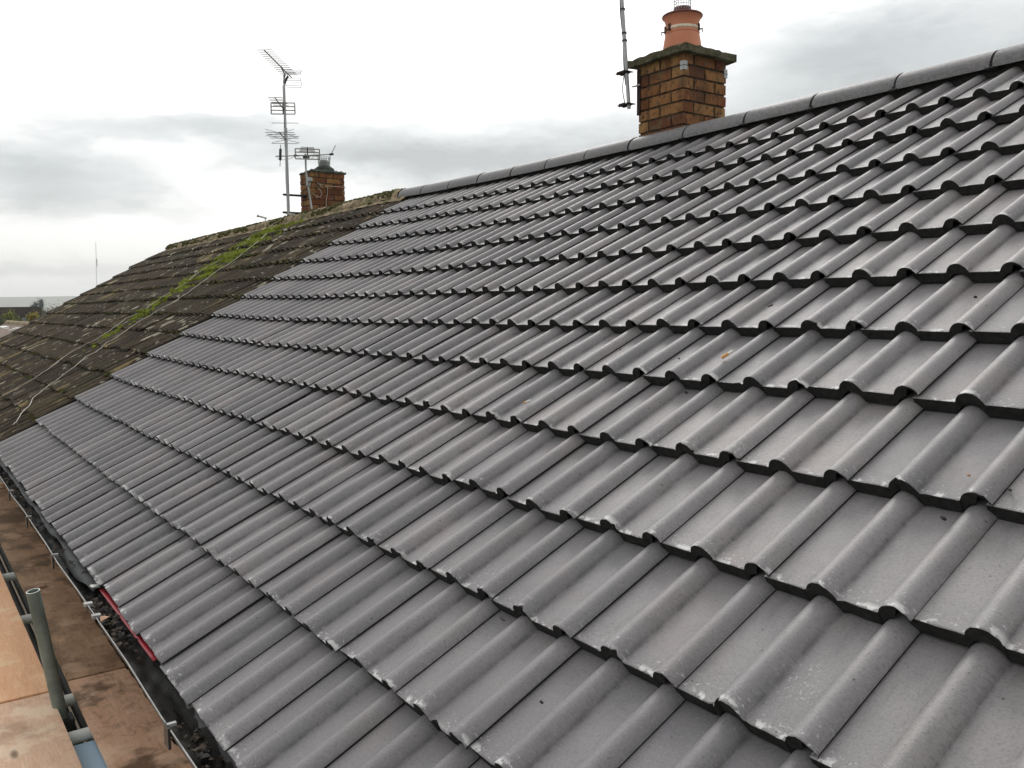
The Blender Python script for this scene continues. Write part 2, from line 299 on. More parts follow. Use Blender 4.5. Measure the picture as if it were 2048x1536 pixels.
# ------------------------------------------------------------------ roof geometry
TH = R(30.2834); G = .3109; ST, CT = math.sin(TH), math.cos(TH)
OFF = [0, -.002, -.0092, 0, .0081, .0083, .0057, .0029, -.0098, -.0072, .001, .0017, .0006, .030, .030]
def voff(c):
    c = max(0, min(13, c)); i = int(c); return OFF[i]+(OFF[i+1]-OFF[i])*(c-i)
def sag(X, c):
    s = max(-1.1, min(1.35, (X/.15+20)/20)); c = max(0, min(13.2, c))
    return .021*s*s-.0163*s**3-.0082*s*(c-7)/6
def rp(X, c, n):                      # point on the front slope: X along the ridge, c in courses down, n above the roll crests
    v = G*c+voff(c); n = n+sag(X, c)
    return Vector((X, -v*CT-n*ST, -v*ST+n*CT))
H = .0285; STEP = .0385
def prof(x):                          # section of a double roman tile, x from its lapped right-hand roll
    def roll(d):
        if d < 0:
            t = -d/.0325; return (1-t**2.2)**.72 if t < 1 else 0
        t = d/.0335; return (1-t**2.1)**.8 if t < 1 else 0
    return -H+H*max(roll(x), roll(x+.15))
XS = [-.2825, -.23, -.195, -.188, -.1855, -.1838, -.1825, -.1795, -.175, -.169, -.162, -.154, -.146, -.138, -.131, -.125, -.1220, -.1190, -.1175, -.1160, -.1135, -.10, -.07, -.045, -.038, -.0355, -.0335, -.0318, -.0295, -.025, -.019, -.012, -.004, .004, .012, .018, .024, .0275, .0298, .0312]
def tiles(j0, j1, rough=1.0, old=False):
    mb = MB(); fd = []; uv = []; cr = []
    for c in range(1, 14):
        for m in range(j0, j1+1, 2):
            xc = m*.15+random.gauss(0, .0012*rough); dn = random.gauss(0, .0013*rough)+(.0035 if random.random() < .04 else 0)-(.004 if old and random.random() < .08 else 0)
            dv = random.gauss(0, .0036*rough)+0; yaw = random.gauss(0, .0022*rough); tint = random.random(); chip = {x: -abs(random.gauss(0, .0035)) for x in random.sample(XS, 5 if random.random() < .45 else 1)}
            ts = (-.27, 0, .5, .95, .985, .9955, 1.0); rows = []
            for t in ts:
                row = []
                for x in XS:
                    n = prof(x)*(.85 if old else 1)-STEP*(.72 if old else 1)*(1-t)+dn; cc = c-1+t+dv/G
                    if t == 1.0: n -= .0010
                    edge = (chip.get(x, 0)+random.gauss(0, .0006*rough))/G if t >= .99 else 0
                    row.append(rp(xc+x+yaw*(1-t)*.3, cc+edge+yaw*x/G+(.004*(x+.14)/.14/G*.5 if t > 0 else 0), n))
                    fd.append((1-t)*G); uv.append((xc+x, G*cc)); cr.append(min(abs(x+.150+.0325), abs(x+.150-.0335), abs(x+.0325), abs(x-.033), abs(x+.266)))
                rows.append(row)
            mb.grid(rows, 0, True, False, tint)
            # leading edge: dark cut face following the profile, thinner where the side lap sits on the next tile
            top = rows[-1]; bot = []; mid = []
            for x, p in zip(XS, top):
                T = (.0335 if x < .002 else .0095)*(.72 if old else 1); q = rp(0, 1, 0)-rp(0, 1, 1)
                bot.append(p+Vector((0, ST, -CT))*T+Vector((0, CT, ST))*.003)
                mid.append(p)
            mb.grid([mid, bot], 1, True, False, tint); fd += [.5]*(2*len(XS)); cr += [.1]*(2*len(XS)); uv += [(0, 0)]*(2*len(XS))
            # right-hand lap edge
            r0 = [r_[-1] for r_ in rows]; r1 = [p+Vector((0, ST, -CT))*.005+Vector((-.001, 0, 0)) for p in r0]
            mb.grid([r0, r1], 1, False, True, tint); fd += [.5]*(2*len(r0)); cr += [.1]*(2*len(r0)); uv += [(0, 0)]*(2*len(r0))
    return mb, {'fd': fd, 'cr': cr}, uv

XB = -39.6*.15      # party line between the two roofs
XL = -101.3*.15     # far verge
# ---- near house
hA = thing('terraced_house', (0, 0, -7.3), 'terraced house with freshly laid smooth grey roof tiles filling the foreground', 'house')
mb, fd, uv = tiles(-38, 24)
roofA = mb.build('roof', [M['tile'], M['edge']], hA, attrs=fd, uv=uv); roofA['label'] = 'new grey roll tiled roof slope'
hB = thing('terraced_house', (-10, 0, -7.3), 'terraced house with old brown roof tiles covered in lichen and moss', 'house')
mb, fd, uv = tiles(-100, -40, 2.6, True)
roofB = mb.build('roof', [M['old_tile'], M['old_edge']], hB, attrs=fd, uv=uv); roofB['label'] = 'old dark brown tiled roof slope with lichen'

def shell(x0, x1, r0=.116, h=.090, th=.012, nseg=18, zoff=0.0, n=2, lump=0.0, a0=-5):
    mbq = MB(); rows = []; rin = []
    for i in range(n):
        x = x0+(x1-x0)*i/(n-1); z0 = sag(x, 0)+zoff; a_ = []; b_ = []
        for k in range(nseg+1):
            an = R(a0+(180-2*a0)*k/nseg); e = random.gauss(0, lump) if lump else 0
            a_.append((x, .12-(r0+e)*math.cos(an), z0+(h+e)*math.sin(an))); b_.append((x, .12-(r0-th)*math.cos(an), z0+(h-th)*math.sin(an)))
        rows.append(a_); rin.append(b_)
    mbq.grid(rows, 0, True, True); mbq.grid(rin, 0, True, False)
    mbq.grid([rows[0], rin[0]], 1, False); mbq.grid([rows[-1], rin[-1]], 1, False, True)
    mbq.grid([[r_[0] for r_ in rows], [r_[0] for r_ in rin]], 1, False); mbq.grid([[r_[-1] for r_ in rows], [r_[-1] for r_ in rin]], 1, False)
    return mbq
JX = [-6.10, -5.664, -5.178, -4.711, -4.233, -3.79, -3.333, -2.883, -2.394, -1.919, -1.474, -.996, -.537, -.07, .39, .85, 1.31, 1.77, 2.23, 2.69, 3.15, 3.6]
for a_, b_ in zip(JX, JX[1:]):
    q = shell(a_+.007, b_-.007, n=3, zoff=random.gauss(-.004, .0015), r0=.116+random.gauss(0, .0012)); me_uv = [(v[0]*1.0+7, v[1]*3+v[2]*3) for v in q.v]
    rt = q.build('ridge_tile', [M['tile'], M['edge']], roofA, bevel=0, uv=me_uv, attrs={'fd': [min(abs(v[0]-a_), .5)+.006 for v in q.v]})
    u = shell(b_-.014, b_+.014, r0=.1125, h=.0865, th=.006, zoff=-.004); u.build('ridge_union', M['edge'], roofA)
    k = MB(); k.box((b_-.022, -.012, -.018+sag(b_, 0)), (b_+.022, .03, -.010+sag(b_, 0))); k.build('ridge_clip', M['blk'], roofA, bevel=.003)
q = MB(); q.box((XB, .045, -.045), (3.8, .20, .035)); q.build('ridge_roll', M['edge'], roofA)
x = -14.78
while x < -6.15:
    x2 = min(x+.46, -6.11); q = shell(x+.003, x2-.002, n=9, lump=.004, r0=.118, h=.092, zoff=random.gauss(-.004, .004)); q.build('ridge_tile', [M['old_ridge'], M['old_edge']], roofB); x = x2
q = MB()
for i in range(2):
    rows = []
    for xx in np.linspace(-14.8, XB, 160): rows.append([(xx, .12-s_*(.118+random.gauss(0, .006)), sag(xx, 0)-.01+random.gauss(0, .006)) for s_ in (1,)]+[(xx, .12-(.155+random.gauss(0, .012)), sag(xx, 0)-.045)])
q.grid(rows, 0, True, True); q.build('ridge_mortar', M['old_ridge'], roofB)

def house_body(root, x0, x1, roofpart, mat, gable=None):
    # rear slope, underside sheet and walls
    q = MB(); q.grid([[(x0, .12, .02), (x1, .12, .02)], [(x0, 3.9, -2.18), (x1, 3.9, -2.18)]], 0, False, True); q.grid([[(x0, .12, -.03), (x1, .12, -.03)], [(x0, 3.9, -2.23), (x1, 3.9, -2.23)]], 0, False)
    q.build('rear_slope', mat, roofpart, uv=[(v[0], v[1]) for v in q.v])
    q = MB(); q.grid([[tuple(rp(x_, 0, -.075)) for x_ in (x0, x1)], [tuple(rp(x_, 12.9, -.085)) for x_ in (x0, x1)]], 0, False); q.build('underlay', M['felt'], roofpart)
    q = MB(); q.box((x0+.02, -3.22, -7.3), (x1-.02, 3.45, -2.3))
    for xg in (x0+.02, x1-.22):
        q.add([(xg, -3.2, -2.3), (xg, 3.45, -2.3), (xg, .12, -.12), (xg+.2, -3.2, -2.3), (xg+.2, 3.45, -2.3), (xg+.2, .12, -.12)], [(0, 2, 1), (3, 4, 5), (0, 3, 5, 2), (2, 5, 4, 1)])
    q.build('wall', M['wall'], root)
    q = MB(); q.box((x0, -3.452, -2.28), (x1, -3.435, -2.115)); q.box((x0, -3.435, -2.28), (x1, -3.215, -2.27)); q.build('fascia', M['fascia'], root)
house_body(hA, XB+.002, 3.7, roofA, M['tile']); house_body(hB, XL, XB-.002, roofB, M['old_tile'])
# verge of the far roof
q = MB(); rows = []
for t in np.linspace(0, 13, 40): rows.append([tuple(rp(XL, t, -.03)), tuple(rp(XL-.008, t, -.10))])
q.grid(rows, 0, True); q.build('verge', M['old_ridge'], roofB)

# ---- gutters
def gutter(x0, x1):
    mb = MB(); cy, cz, r0 = -3.511, -2.10, .056; rows = []; rin = []
    xs = np.linspace(x0, x1, 24)
    for x_ in xs:
        dy = .0035*math.sin(x_*3.1)+.002*math.sin(x_*7.7); dz = .003*math.sin(x_*2.3+1)
        rows.append([(x_, cy+dy-math.cos(t)*r0, cz+dz-math.sin(t)*r0) for t in np.linspace(0, math.pi, 13)])
        rin.append([(x_, cy+dy-math.cos(t)*(r0-.003), cz+dz-math.sin(t)*(r0-.003)) for t in np.linspace(0, math.pi, 13)])
    mb.grid(rows, 0, True); mb.grid(rin, 0, True, True)
    return mb, xs
for root, x0, x1 in ((hA, XB+.02, 3.7), (hB, XL-.05, XB+.015)):
    mb, xs = gutter(x0, x1); g = mb.build('gutter', M['gutter'], root)
    q = MB(); q.tube([(x_, -3.5675+.0035*math.sin(x_*3.1)+.002*math.sin(x_*7.7), -2.099+.003*math.sin(x_*2.3+1)) for x_ in xs], .0022, 6); q.build('gutter_lip', M['lip'], g)
    q = MB(); rows = []
    for x_ in np.linspace(x0, x1, int((x1-x0)*30)): rows.append([(x_, -3.511+yy, -2.148+.010*(abs(yy)/.04)**2+random.uniform(-.005, .007)) for yy in np.linspace(-.048, .048, 9)])
    q.grid(rows, 0, True, True); q.build('gutter_silt', M['silt'], g)
    bx = [-4.38, -3.58, -2.72, -.82, .05, .9, 1.8, 2.7] if root is hA else [-6.9, -7.8, -8.7, -9.6, -10.5, -11.4, -12.3, -13.2, -14.1]
    for b_ in bx:
        q = MB(); cy, cz = -3.511, -2.10; rr = .0605
        q.grid([[(xx, cy-math.cos(t)*rr, cz-math.sin(t)*rr) for t in np.linspace(-.12, 2.6, 12)] for xx in (b_-.02, b_+.02)], 0, True)
        q.grid([[(xx, cy-math.cos(t)*(rr+.004), cz-math.sin(t)*(rr+.004)) for t in np.linspace(-.12, 2.6, 12)] for xx in (b_-.02, b_+.02)], 0, True, True)
        q.box((b_-.02, cy-rr-.006, cz-.05), (b_+.02, cy-rr+.001, cz+.006)); q.box((b_-.006, cy-rr-.003, cz+.002), (b_+.006, cy-rr+.02, cz+.010), 1)
        q.build('gutter_bracket', [M['gutter'], M['lip']], g)
    if root is hA:
        q = MB(); rr = .0615
        for xx0 in (-1.95, -1.80):
            q.grid([[(xx, -3.511-math.cos(t)*rr, -2.10-math.sin(t)*rr) for t in np.linspace(-.1, 3.1, 14)] for xx in (xx0-.012, xx0+.012)], 0, True)
            q.box((xx0-.012, -3.578, -2.104), (xx0+.012, -3.55, -2.092), 1)
        q.grid([[(xx, -3.511-math.cos(t)*.0595, -2.10-math.sin(t)*.0595) for t in np.linspace(0, 3.1, 14)] for xx in (-1.95, -1.80)], 0, True)
        q.build('gutter_union', [M['gutter'], M['lip']], g)

# eaves strips of the near roof
def ribbon(xa, xb, hang, out, name, mat, top=-.022):
    q = MB(); rows = []
    for x_ in np.linspace(xa, xb, max(3, int(abs(xb-xa)*24))):
        h, o = hang(x_), out(x_); p2 = rp(x_, 13, 0); p = Vector((x_, p2.y+.045, p2.z-.052))
        e_ = Vector((x_, p2.y+(.017 if name != 'eaves_strip' else .0225)-o*.3, p2.z-.054)); rows.append([tuple(p), tuple(e_), tuple(e_+Vector((0, -o*.7, -h)))])
    q.grid(rows, 0, True, True); o_ = q.build(name, mat, hA); md = o_.modifiers.new('s', 'SOLIDIFY'); md.thickness = .002
    return o_
def hf(x_):
    t = max(0, 1-abs((x_+2.50)/.42)**2); return .004+.016*t+.006*math.sin(x_*9)+.004*math.sin(x_*23)
ribbon(XB+.02, -2.155, hf, lambda x_: .012+.018*max(0, 1-abs((x_+2.5)/.4)**2)+.004*math.sin(x_*7), 'underlay_flap', M['felt'])
ribbon(-2.135, -1.30, lambda x_: .001, lambda x_: .0, 'eaves_strip', M['red'])['label'] = 'short red plastic strip under the lowest tiles'
q = MB(); p = rp(-2.15, 13, -.045)+Vector((0, .012, 0)); q.box((-2.19, p.y-.035, p.z-.012), (-2.145, p.y+.01, p.z-.004), jit=.004); q.build('eaves_clip', M['white'], hA, bevel=.002)

# ------------------------------------------------------------------ chimneys
def brickstack(x0, x1, y0, y1, ztop, rows, bl, bh=.065, mt=.010, toneseed=1, dark=0.0):
    rnd = random.Random(toneseed); mb = MB(); pitch = bh+mt
    for i in range(rows):
        zt = ztop-i*pitch; zb = zt-bh; sh = (i % 2)*(bl+mt)/2
        def tone(): return max(0, min(1, rnd.betavariate(2.2, 2.2)+rnd.choice((0, 0, .25))-dark))
        def run(L_, off):
            out_ = []; p_ = -off
            while p_ < L_-.002:
                a_, b_ = max(p_, 0), min(p_+bl, L_)
                if b_-a_ > .02: out_.append((a_, b_))
                p_ += bl+mt
            return out_
        for (fx, Lx) in (('y0', x1-x0), ('y1', x1-x0), ('x1', y1-y0), ('x0', y1-y0)):
            for a_, b_ in run(Lx, sh if fx in ('y0', 'y1') else (bl+mt)/2-sh):
                j = rnd.uniform(-.002, .0025); t_ = tone(); d = .05
                if fx == 'y0': A, B = (x0+a_, y0-j, zb), (x0+b_, y0+d, zt)
                elif fx == 'y1': A, B = (x0+a_, y1-d, zb), (x0+b_, y1+j, zt)
                elif fx == 'x1': A, B = (x1-d, y0+a_+.002, zb), (x1+j, y0+b_-.002, zt)
                else: A, B = (x0-j, y0+a_+.002, zb), (x0+d, y0+b_-.002, zt)
                mb.box(A, B, 0, t_, jit=.0013)
    mb.box((x0+.007, y0+.007, ztop-rows*pitch), (x1-.007, y1-.007, ztop-.004), 1)
    return mb
CX0, CX1, CY0, CY1, CZ = -2.905, -2.499, .128, .535, .556
mb = brickstack(CX0, CX1, CY0, CY1, CZ, 12, .191, .063, .0125, 5, .05)
chA = mb.build('chimney', [M['brick'], M['mortar']], hA, bevel=.0022)
def slab(x0, x1, y0, y1, z0, z1, mound, n=14, jit=.004, hole=None):
    q = MB(); top = []
    for i in range(n+1):
        row = []
        for k in range(n+1):
            u, v = i/n, k/n; x_, y_ = x0+(x1-x0)*u, y0+(y1-y0)*v; e = min(u, 1-u, v, 1-v)*2
            z_ = z1+mound*min(1, (e*1.25))**.8+random.gauss(0, jit*.6); 
            if e == 0: x_ += random.gauss(0, jit*.5); y_ += random.gauss(0, jit*.5); z_ -= .003
            row.append((x_, y_, z_))
        top.append(row)
    q.grid(top, 0, True, True)
    ring = [top[i][0] for i in range(n+1)]+[top[n][k] for k in range(1, n+1)]+[top[i][n] for i in range(n-1, -1, -1)]+[top[0][k] for k in range(n-1, 0, -1)]
    m = len(ring); low = [(p[0], p[1], z0+random.gauss(0, jit*.25)) for p in ring]
    q.add(ring+low, [(i, m+i, m+(i+1) % m, (i+1) % m) for i in range(m)], 0, False); q.add(low, [tuple(range(m))], 0)
    return q
slab(CX0-.055, CX1+.05, CY0-.05, CY1+.05, CZ-.002, CZ+.045, .034, jit=.006).build('chimney_cap', M['cap'], chA)
pc = Vector(((CX0+CX1)/2, (CY0+CY1)/2, CZ+.055))
def pz(*pr): return [(r_, z_*.90) for r_, z_ in pr]
PS = .90
q = MB(); q.lathe(pz((.134, -.03), (.133, 0), (.128, .05), (.122, .10), (.1135, .150), (.1125, .153), (.1155, .157), (.1155, .163), (.112, .166), (.109, .172), (.108, .20), (.110, .225), (.115, .250), (.124, .268), (.130, .274), (.132, .281), (.130, .288), (.10, .290), (.09, .27)), pc, 48)
pot = q.build('chimney_pot', M['pot'], chA)
q = MB(); q.lathe(pz((.132, .2745), (.1345, .279), (.1345, .287), (.130, .2925), (.06, .293)), pc, 48); q.build('pot_rim', M['pot_dark'], chA)
q = MB(); q.lathe(pz((.110, .177), (.1115, .179), (.1115, .197), (.110, .199)), pc, 48); q.build('pot_strap', M['strap'], chA)
q = MB(); q.lathe(pz((.060, .29), (.060, .318), (.057, .326), (.057, .345), (.05, .345), (.05, .29)), pc, 32); q.build('cowl_collar', M['pot_dark'], chA)
for an in (-95, 25, 160, -160+30):
    d = Vector((math.cos(R(an)), math.sin(R(an)), 0)); t_ = Vector((-d.y, d.x, 0)); q = MB()
    mm = Matrix(((d.x, t_.x, 0, pc.x), (d.y, t_.y, 0, pc.y), (0, 0, 1, pc.z), (0, 0, 0, 1)))
    q.box((.110, -.010, .150), (.119, .010, .195), M4=mm); q.box((.119, -.006, .155), (.140, .006, .161), M4=mm); q.box((.134, -.005, .135), (.139, .005, .161), M4=mm); q.build('pot_clip', M['rust'], chA, bevel=.001)
q = MB(); rc = .058
for k in range(20): an = 2*math.pi*k/20; q.tube([pc+Vector((rc*math.cos(an), rc*math.sin(an), .295)), pc+Vector((rc*math.cos(an), rc*math.sin(an), .54))], .0017, 4)
for zz in np.arange(.312, .54, .018): q.tube([pc+Vector((rc*math.cos(t), rc*math.sin(t), zz)) for t in np.linspace(0, 2*math.pi, 25)], .0015, 4, cap=False)
q.build('cowl_cage', M['wire'], chA)
# corner plates and lashing wire of the aerial bracket round the chimney
plates = []
for (cx_, cy_, sx, sy) in ((CX1, CY0, 1, -1), (CX1, CY1, 1, 1)):
    z0, z1 = .452, .507; q = MB(); plates.append(q)
    q.box((cx_-.0 if sx < 0 else cx_-.026, cy_+sy*.004-.002, z0), (cx_+.006, cy_+sy*.004+.002, z1)); q.box((cx_+.004, min(cy_+sy*.006, cy_-sy*.026), z0), (cx_+.008, max(cy_+sy*.006, cy_-sy*.026), z1))
q2 = MB()
for zz in (.478, ):
    q2.tube([(CX0-.006, CY0-.008, zz+.004), (CX1+.010, CY0-.008, zz), (CX1+.010, CY1+.008, zz-.002), (CX0-.006, CY1+.008, zz)], .0016, 5)

aerial = thing('aerial_mast', (-2.98, 0, .25), 'tall grey aerial pole clamped to the side of the big brick chimney', 'aerial')
pb, pt = dep(1258, 217, 5.72), dep(1244, 0, 5.72); dirm = (pt-pb).normalized()
q = MB(); q.tube([pb, pb+dirm*1.5], .0125, 12); mast = q.build('mast', M['mast'], aerial)
q = MB(); s_ = Vector((-.012, -.006, 0)); q.tube([pb+dirm*t+s_+Vector((.004*math.sin(t*17), 0, 0)) for t in np.linspace(.16, 1.5, 30)], .0042, 6); q.tube([pb+dirm*t+s_*1.0+Vector((-.02*math.sin((t-.02)/.2*math.pi), -.01, 0)) for t in np.linspace(.02, .22, 10)], .003, 5); q.build('aerial_cable', M['blkcable'], aerial)
for t in (.235, .45, .50, .66):
    q = MB(); q.tube([pb+dirm*t, pb+dirm*(t+.010)], .0175, 10); q.build('cable_tie', M['blk'], aerial)
q = MB()
for zpx, t in ((146, .245), (207, .03)):
    m0 = pb+dirm*t; out_ = (m0-Vector((CX0, m0.y, m0.z))); 
    q.box((m0.x-.075, m0.y-.022, m0.z-.010), (CX0+.004, m0.y-.016, m0.z+.012)); q.box((m0.x-.075, m0.y+.016, m0.z-.010), (CX0+.004, m0.y+.022, m0.z+.012))
    q.box((m0.x-.080, m0.y-.03, m0.z-.004), (m0.x+.03, m0.y+.03, m0.z+.002)); q.tube([m0+Vector((-.02, -.035, .0)), m0+Vector((-.02, .04, 0))], .004, 6); q.tube([m0+Vector((.02, -.035, .0)), m0+Vector((.02, .04, 0))], .004, 6)
q.box((CX0-.009, CY0-.004, .24), (CX0-.004, CY0+.04, .52)); q.box((CX0-.009, CY0-.010, .235), (CX0+.022, CY0-.004, .535)); q.build('wall_bracket', M['bracket'], aerial, bevel=.0015)
[p_.build('corner_plate', M['mast'], aerial) for p_ in plates]; q2.build('lashing_wire', M['blk'], aerial)
q = MB(); q.tube([(CX0-.03, CY0-.03, .43), (CX0+.0, CY0-.035, .425), (CX0+.03, CY0-.02, .432)], .006, 6); q.build('tension_bolt', M['alu'], aerial)

# ---- far chimney
DX1, DX0, DY0, DY1, DZ = -8.80, -9.15, .266, .715, .645
mb = brickstack(DX0, DX1, DY0, DY1, DZ, 13, .194, .058, .0095, 11, .03)
chB = mb.build('chimney', [M['brick'], M['mortar']], hB, bevel=.003)
slab(DX0-.01, DX1+.012, DY0-.01, DY1+.02, DZ+.001, DZ+.022, .045, 10, .008).build('chimney_flaunching', M['flaunch'], chB)
pc2 = Vector(((DX0+DX1)/2+.03, (DY0+DY1)/2+.02, DZ+.05))
q = MB(); q.lathe([(.13, -.02), (.125, .02), (.10, .038), (.085, .05), (.07, .05)], pc2, 20); q.build('pot_base', M['flaunch'], chB)
q = MB()
for k in range(16): an = 2*math.pi*k/16; q.tube([pc2+Vector((.066*math.cos(an), .066*math.sin(an), .03)), pc2+Vector((.08*math.cos(an), .08*math.sin(an), .17))], .0022, 4)
for i, zz in enumerate(np.linspace(.04, .17, 7)): rr = .066+.014*(zz-.03)/.14; q.tube([pc2+Vector((rr*math.cos(t), rr*math.sin(t), zz)) for t in np.linspace(0, 2*math.pi, 21)], .003, 4, cap=False)
q.lathe([(.062, 0), (.064, .12), (.05, .13)], pc2, 16); q.build('pot_guard', M['galv'], chB)

# ------------------------------------------------------------------ far aerials
def yagi(parent, base, d, Lb, n, el0, el1, panel=None, name='yagi_aerial', back=.1, updir=Vector((0, 0, 1))):
    d = d.normalized(); sx = d.cross(Vector((0, 0, 1))).normalized(); q = MB(); q.tube([base-d*back, base+d*Lb], .0065, 6)
    o = q.build(name, M['blk'], parent); q = MB()
    for i in range(n):
        t = .06+(Lb-.07)*i/(n-1); h = (el0+(el1-el0)*i/(n-1))/2; p_ = base+d*t+Vector((0, 0, .006)); q.tube([p_-sx*h, p_+sx*h], .0042, 5)
    q.build('elements', M['element'], o)
    if panel:
        pw, ph, nb = panel; q = MB(); c_ = base-d*(back-.02)*.5
        mm = Matrix(((sx.x, d.x, 0, c_.x), (sx.y, d.y, 0, c_.y), (sx.z, d.z, 1, c_.z), (0, 0, 0, 1)))
        for i in range(nb): z_ = -ph/2+ph*i/(nb-1); q.box((-pw/2, -.004, z_-.006), (pw/2, .004, z_+.006), M4=mm)
        for x_ in (-pw/2, 0, pw/2): q.box((x_-.007, -.005, -ph/2), (x_+.007, .005, ph/2), M4=mm)
        q.build('reflector', M['element'], o)
    return o
m2 = thing('aerial_mast', dep(577, 430, 10.62), 'tallest aerial mast with four aerials, standing off the far brick chimney', 'aerial')
mb_, mt_ = dep(577, 430, 10.62), dep(568, 150, 10.62); dm = (mt_-mb_).normalized(); LM = (mt_-mb_).length
q = MB(); q.tube([mb_, mb_+dm*.62*LM], .020, 8); q.tube([mb_+dm*.60*LM, mt_], .0125, 8); q.build('mast', M['mast'], m2)
q = MB(); q.tube([mb_+dm*t+Vector((-.016, -.01, .0))+Vector((.006*math.sin(t*11), 0, 0)) for t in np.linspace(.1, LM*.93, 40)], .005, 5); q.build('aerial_cable', M['blkcable'], m2)
for y_ in (389.5, 425):
    q = MB(); p_ = dep(573.5, y_, 10.62); p1 = Vector((DX0+.06, DY0-.002, p_.z)); dd = Vector((0, DY0-p_.y, 0)); q.tube([p_+Vector((-.0, -.05, 0)), Vector((p_.x, DY0+.02, p_.z))], .014, 4); q.tube([Vector((p_.x, DY0-.012, p_.z)), Vector((DX0+.08, DY0-.012, p_.z))], .014, 4); q.tube([p_+Vector((-.03, -.03, 0)), p_+Vector((.03, -.03, 0))], .011, 6); q.build('wall_bracket', M['blk'], m2)
def vpdir(x, y=None): 
    d = ray(x, 0); d = W.T @ np.array([(x-1024)/F, 0, 1]); d[2] = 0; return Vector(d).normalized()
d1 = -vpdir(1039)
Dp = 10.62
o = yagi(m2, dep(581, 153, Dp)+Vector((0, 0, 0)), d1, 1.10, 14, .20, .18, None, 'top_aerial', .05)
# corner reflector of the top aerial
sx = d1.cross(Vector((0, 0, 1))).normalized(); b0 = dep(584, 153, Dp); q = MB()
for sg in (1, -1):
    for i in range(5):
        h = .10; p_ = b0-d1*.05*(i*.3)+Vector((0, 0, sg*(.02+.022*i)))-d1*(.012*i); q.tube([p_-sx*h, p_+sx*h], .003, 5)
    for s2 in (-1, 1): q.tube([b0+Vector((0, 0, sg*.015))+sx*s2*.10, b0-d1*.10+Vector((0, 0, sg*.095))+sx*s2*.10], .003, 5)
q.build('reflector', M['element'], o)
q = MB(); q.tube([dep(568, 168, Dp), dep(576, 152, Dp)], .014, 6); q.tube([dep(567, 165, Dp), dep(570, 150, Dp), dep(562, 133, Dp)], .010, 6); q.build('clamp', M['blk'], o)
d2 = -vpdir(867); yagi(m2, dep(566, 217, Dp), d2, .55, 7, .19, .17, (.29, .135, 4), 'grid_aerial', .02)
ob = yagi(m2, dep(571, 279, Dp), d2, .42, 4, .34, .34, None, 'loop_aerial', .06)
q = MB(); c_ = dep(571, 279, Dp)
sx2 = d2.cross(Vector((0, 0, 1))).normalized()
for tt, up_ in ((-.02, 1), (.40, 1)):
    b_ = c_+d2*tt; q = MB()
    for sgn in (-1, 1):
        for zz in (-.035, .045): q.tube([b_, b_+sx2*sgn*.17+Vector((0, 0, zz))], .003, 5)
    q.build('crossed_dipole', M['element'], ob)
for y_ in (246, 287):
    p_ = dep(570, y_, Dp); qq = MB(); qq.tube([p_-sx2*.165, p_+sx2*.165], .0035, 5); qq.build('dipole', M['element'], m2)
# second, lower mast with a long cross arm
m3 = thing('aerial_mast', dep(612, 372, 10.45), 'short aerial mast with a long cross arm, strapped to the front of the far chimney', 'aerial')
D3 = 10.42
q = MB(); q.tube([dep(624.5, 424, D3), dep(612, 345, D3), dep(611, 308, D3)], .012, 8); q.build('mast', M['galv'], m3)
q = MB(); q.tube([dep(551, 312.5, D3), dep(611, 311, D3), dep(664, 308.5, D3)], .0075, 6); arm = q.build('cross_arm', M['alu'], m3)
for xa, ya, xb, yb, rr in ((606, 314, 619, 313, .017), (588, 311, 594, 311, .013), (659, 309, 667, 308, .014)):
    q = MB(); q.tube([dep(xa, ya, D3), dep(xb, yb, D3)], rr, 6); q.build('clamp', M['blk'], arm)
q = MB(); q.tube([dep(561, 289, D3), dep(561, 300, D3)], .004, 5); q.tube([dep(561, 298, D3), dep(560.5, 320, D3)], .017, 6); q.tube([dep(560.5, 320, D3), dep(560, 333, D3)], .004, 5); q.build('dipole', M['blk'], arm)
q = MB(); q.tube([dep(671, 291, D3), dep(662, 309, D3)], .006, 6); q.tube([dep(662, 309, D3), dep(655.5, 324, D3)], .0035, 6); q.build('dipole', M['alu'], arm)
yagi(m3, dep(615, 308, D3-.06), -vpdir(625), .42, 6, .20, .15, (.285, .12, 4), 'grid_aerial', .03)
q = MB(); q.box((0, 0, 0), (.05, .04, .10), M4=Matrix.Translation(dep(612, 372, D3))); q.box((.03, -.02, .02), (.10, .02, .06), M4=Matrix.Translation(dep(616, 368, D3))); q.build('wall_bracket', M['galv'], m3, bevel=.004)
for pts in ([(594, 312), (603, 318), (612, 319), (620, 315)], [(616, 320), (626, 316), (629, 305), (622, 300)], [(553, 313), (558, 320), (575, 319), (594, 312)]): q = MB(); q.tube([dep(x_, y_, D3) for x_, y_ in pts], .003, 5); q.build('aerial_cable', M['cable'], m3)
for pts in ([(624, 386), (632, 393), (640, 394), (643.5, 388), (641, 381), (635, 375)], [(646, 369), (638, 368), (634, 364)], [(638, 368), (645, 375)], [(651, 372), (670, 373), (692, 375)], [(651, 372), (654.5, 373), (655, 385), (652.5, 400), (652.5, 420)]): q = MB(); q.tube([pln(x_, y_, 0, DX1+.012) for x_, y_ in pts], .0035, 5); q.build('aerial_cable', M['cable'], m3)
# small aerial on the rear slope
m4 = thing('aerial_mast', dep(531, 446, 16), 'small distant aerial poking up behind the mossy ridge', 'aerial')
q = MB(); b_ = dep(531, 446, 16); q.tube([b_+Vector((0, 0, -1.5)), dep(530.5, 436, 16)], .010, 6); q.build('mast', M['mast'], m4)
q = MB(); q.tube([dep(533, 436.5, 16), dep(515, 431.5, 16)], .018, 6); q.tube([dep(516.5, 432, 16), dep(514.5, 431.5, 16)], .028, 6); q.build('boom', M['alu'], m4)

